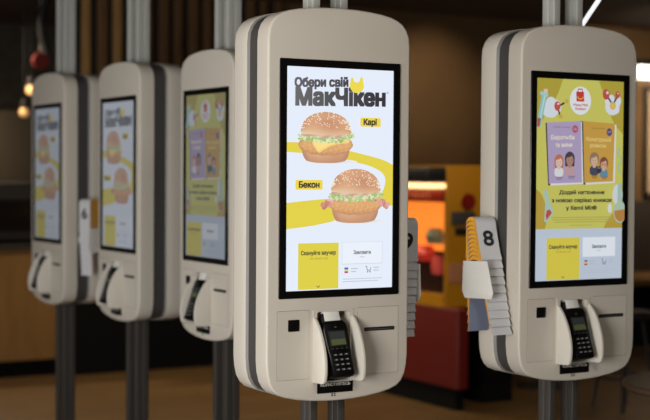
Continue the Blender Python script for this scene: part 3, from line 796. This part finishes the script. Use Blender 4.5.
def stool(x, y, lab):
    t = empty('bar_stool', (x, y, 0), 0, lab, 'stool')
    MB().lathe([(0, .60), (.16, .60), (.175, .62), (.17, .65), (0, .665)], 32).build('seat', M['matt_black'], t)
    for k in range(4):
        a = PI/4+PI/2*k; MB().tube([(.11*math.cos(a), .11*math.sin(a), .6), (.2*math.cos(a), .2*math.sin(a), 0.01)], .011).build('leg', M['matt_black'], t)
    MB().tube([(.165*math.cos(a*PI/12), .165*math.sin(a*PI/12), .22) for a in range(25)], .008).build('foot_ring', M['matt_black'], t)
stool(6.35, 6.95, 'black four legged stool behind the right kiosk posts')

# ceiling fixtures with their lights
def spot(x, y, power, ang, rgb, lab, blend=.6, r=.03, aim=None):
    d = empty('ceiling_downlight', (x, y, CZ), 0, lab, 'ceiling lamp', 'round ceiling downlights')
    MB().lathe([(.045, -.004), (.06, -.006), (.062, 0), (.045, 0)], 28).build('trim_ring', M['matt_black'], d)
    MB().lathe([(0, -.003), (.045, -.003), (.045, 0), (0, 0)], 28).build('lens', M['lens'], d)
    l = bpy.data.lights.new('downlight', 'SPOT'); l.energy = power; l.spot_size = math.radians(ang); l.spot_blend = blend; l.color = rgb; l.shadow_soft_size = r
    o = bpy.data.objects.new('downlight', l); COL.objects.link(o); o.location = (x, y, CZ-.03)
    dr = Vector(aim or (x, y, 0))-o.location; o.rotation_euler = dr.to_track_quat('-Z', 'Y').to_euler()
WARM = (1, .80, .56)
spot(6.45, 8.75, 75, 52, WARM, 'ceiling downlight washing the brown wall right of the nearest kiosk', 1.0, aim=(6.97, 10.1, 2.15))
spot(8.0, 8.1, 130, 55, WARM, 'ceiling downlight washing the wall behind the right kiosk', .95, aim=(9.2, 10.1, 2.2))
spot(4.7, 7.7, 70, 80, WARM, 'ceiling downlight over the floor behind the nearest kiosk', .8)
spot(4.5, 8.9, 120, 110, WARM, 'ceiling downlight over the floor by the dark back wall', .8)
spot(3.1, 9.0, 100, 110, WARM, 'ceiling downlight in front of the oak counter', .8)  # wide fill lamp added to lift the dark background by the counter
spot(9.5, 8.7, 150, 80, WARM, 'ceiling downlight before the framed poster', .9, aim=(9.7, 10.1, 1.2))  # out-of-view lamp added to brighten the poster and bench
spot(5.1, 6.0, 60, 45, WARM, 'ceiling downlight aimed at the red and yellow cabinet', .9, aim=(5.55, 7.5, 1.1))  # out-of-view lamp added to brighten the yellow cabinet face
spot(7.6, 6.6, 60, 110, WARM, 'ceiling downlight over the tables behind the right kiosk', .8)  # wide fill lamp added to lift the background behind the tables
spot(3.0, 10.9, 170, 165, WARM, 'ceiling downlight in the kitchen behind the counter', .8)  # out-of-view lamp added so the kitchen is evenly lit
ll = empty('slanted_light_tube', (3.49, 4.14, 2.0), 0, 'slanted white light tube rising behind the top of the right kiosk', 'lamp')
MB().tube([(0, 0, .03), (.480, -.282, .88)], .0085, 14).build('tube', emat('tube_white', (240, 240, 246), 1.0), ll)
MB().tube([(-.005, .003, .018), (.004, -.002, .040)], .014, 14).build('end_cap', M['matt_black'], ll)
MB().tube([(.476, -.279, .872), (.491, -.288, .899)], .011, 14).build('end_cap', M['matt_black'], ll)

def area(name, loc, aim, sx, sy, power, rgb):
    l = bpy.data.lights.new(name, 'AREA'); l.shape = 'RECTANGLE'; l.size = sx; l.size_y = sy; l.energy = power; l.color = rgb
    o = bpy.data.objects.new(name, l); COL.objects.link(o); o.location = loc
    o.rotation_euler = (Vector(aim)-Vector(loc)).to_track_quat('-Z', 'Y').to_euler(); return o
area('window_daylight', (X0-.16, 1.3, 1.25), (2.8, 4.3, 1.2), 1.9, 1.75, 250, (1, .98, .95))  # unseen area lights added to light the kiosks from the left
area('window_daylight', (X0-.16, 5.1, 1.25), (2.6, 5.2, 1.2), 2.3, 1.75, 70, (1, .98, .95))
pn = empty('ceiling_panel_lamp', (1.7, .9, CZ), 0, 'square white ceiling panel lamp before the nearest kiosk', 'ceiling lamp')  # unseen panel, added to light kiosk fronts and number tents
MB().box(-.31, .31, -.31, .31, -.035, 0, bev=.004).build('frame', M['white'], pn); MB().box(-.29, .29, -.29, .29, -.038, -.035).build('diffuser', emat('panel_light', (255, 244, 226), 2), pn)
area('ceiling_panel_light', (1.7, .9, CZ-.06), (2.0, 2.8, 0), .58, .58, 50, (1, .95, .86))

w = bpy.data.worlds.new('w'); SC.world = w; w.use_nodes = True
w.node_tree.nodes['Background'].inputs[0].default_value = (.5, .55, .62, 1); w.node_tree.nodes['Background'].inputs[1].default_value = .6

# ------------------------------------------------------------------ camera
cam = bpy.data.cameras.new('camera'); co = bpy.data.objects.new('camera', cam); COL.objects.link(co); SC.camera = co
cam.sensor_width = 36; cam.lens = 36*1420/650; cam.clip_start = .05
yaw, pitch, roll = .531, .028, .007
fwd = Vector((math.sin(yaw)*math.cos(pitch), math.cos(yaw)*math.cos(pitch), -math.sin(pitch)))
right = Vector((math.cos(yaw), -math.sin(yaw), 0)); up = right.cross(fwd)
r2 = right*math.cos(roll)+up*math.sin(roll); u2 = r2.cross(fwd)
Mx = Matrix((r2, u2, -fwd)).transposed().to_4x4(); co.matrix_world = Matrix.Translation((0, 0, 1.548)) @ Mx
cam.dof.use_dof = True; cam.dof.focus_distance = 4.52; cam.dof.aperture_fstop = 78.6/34

vs = SC.view_settings; vs.view_transform = 'Standard'; vs.look = 'None'; vs.exposure = 0; vs.gamma = 1; vs.use_curve_mapping = False
SC.cycles.max_bounces = 8; SC.cycles.use_denoising = True
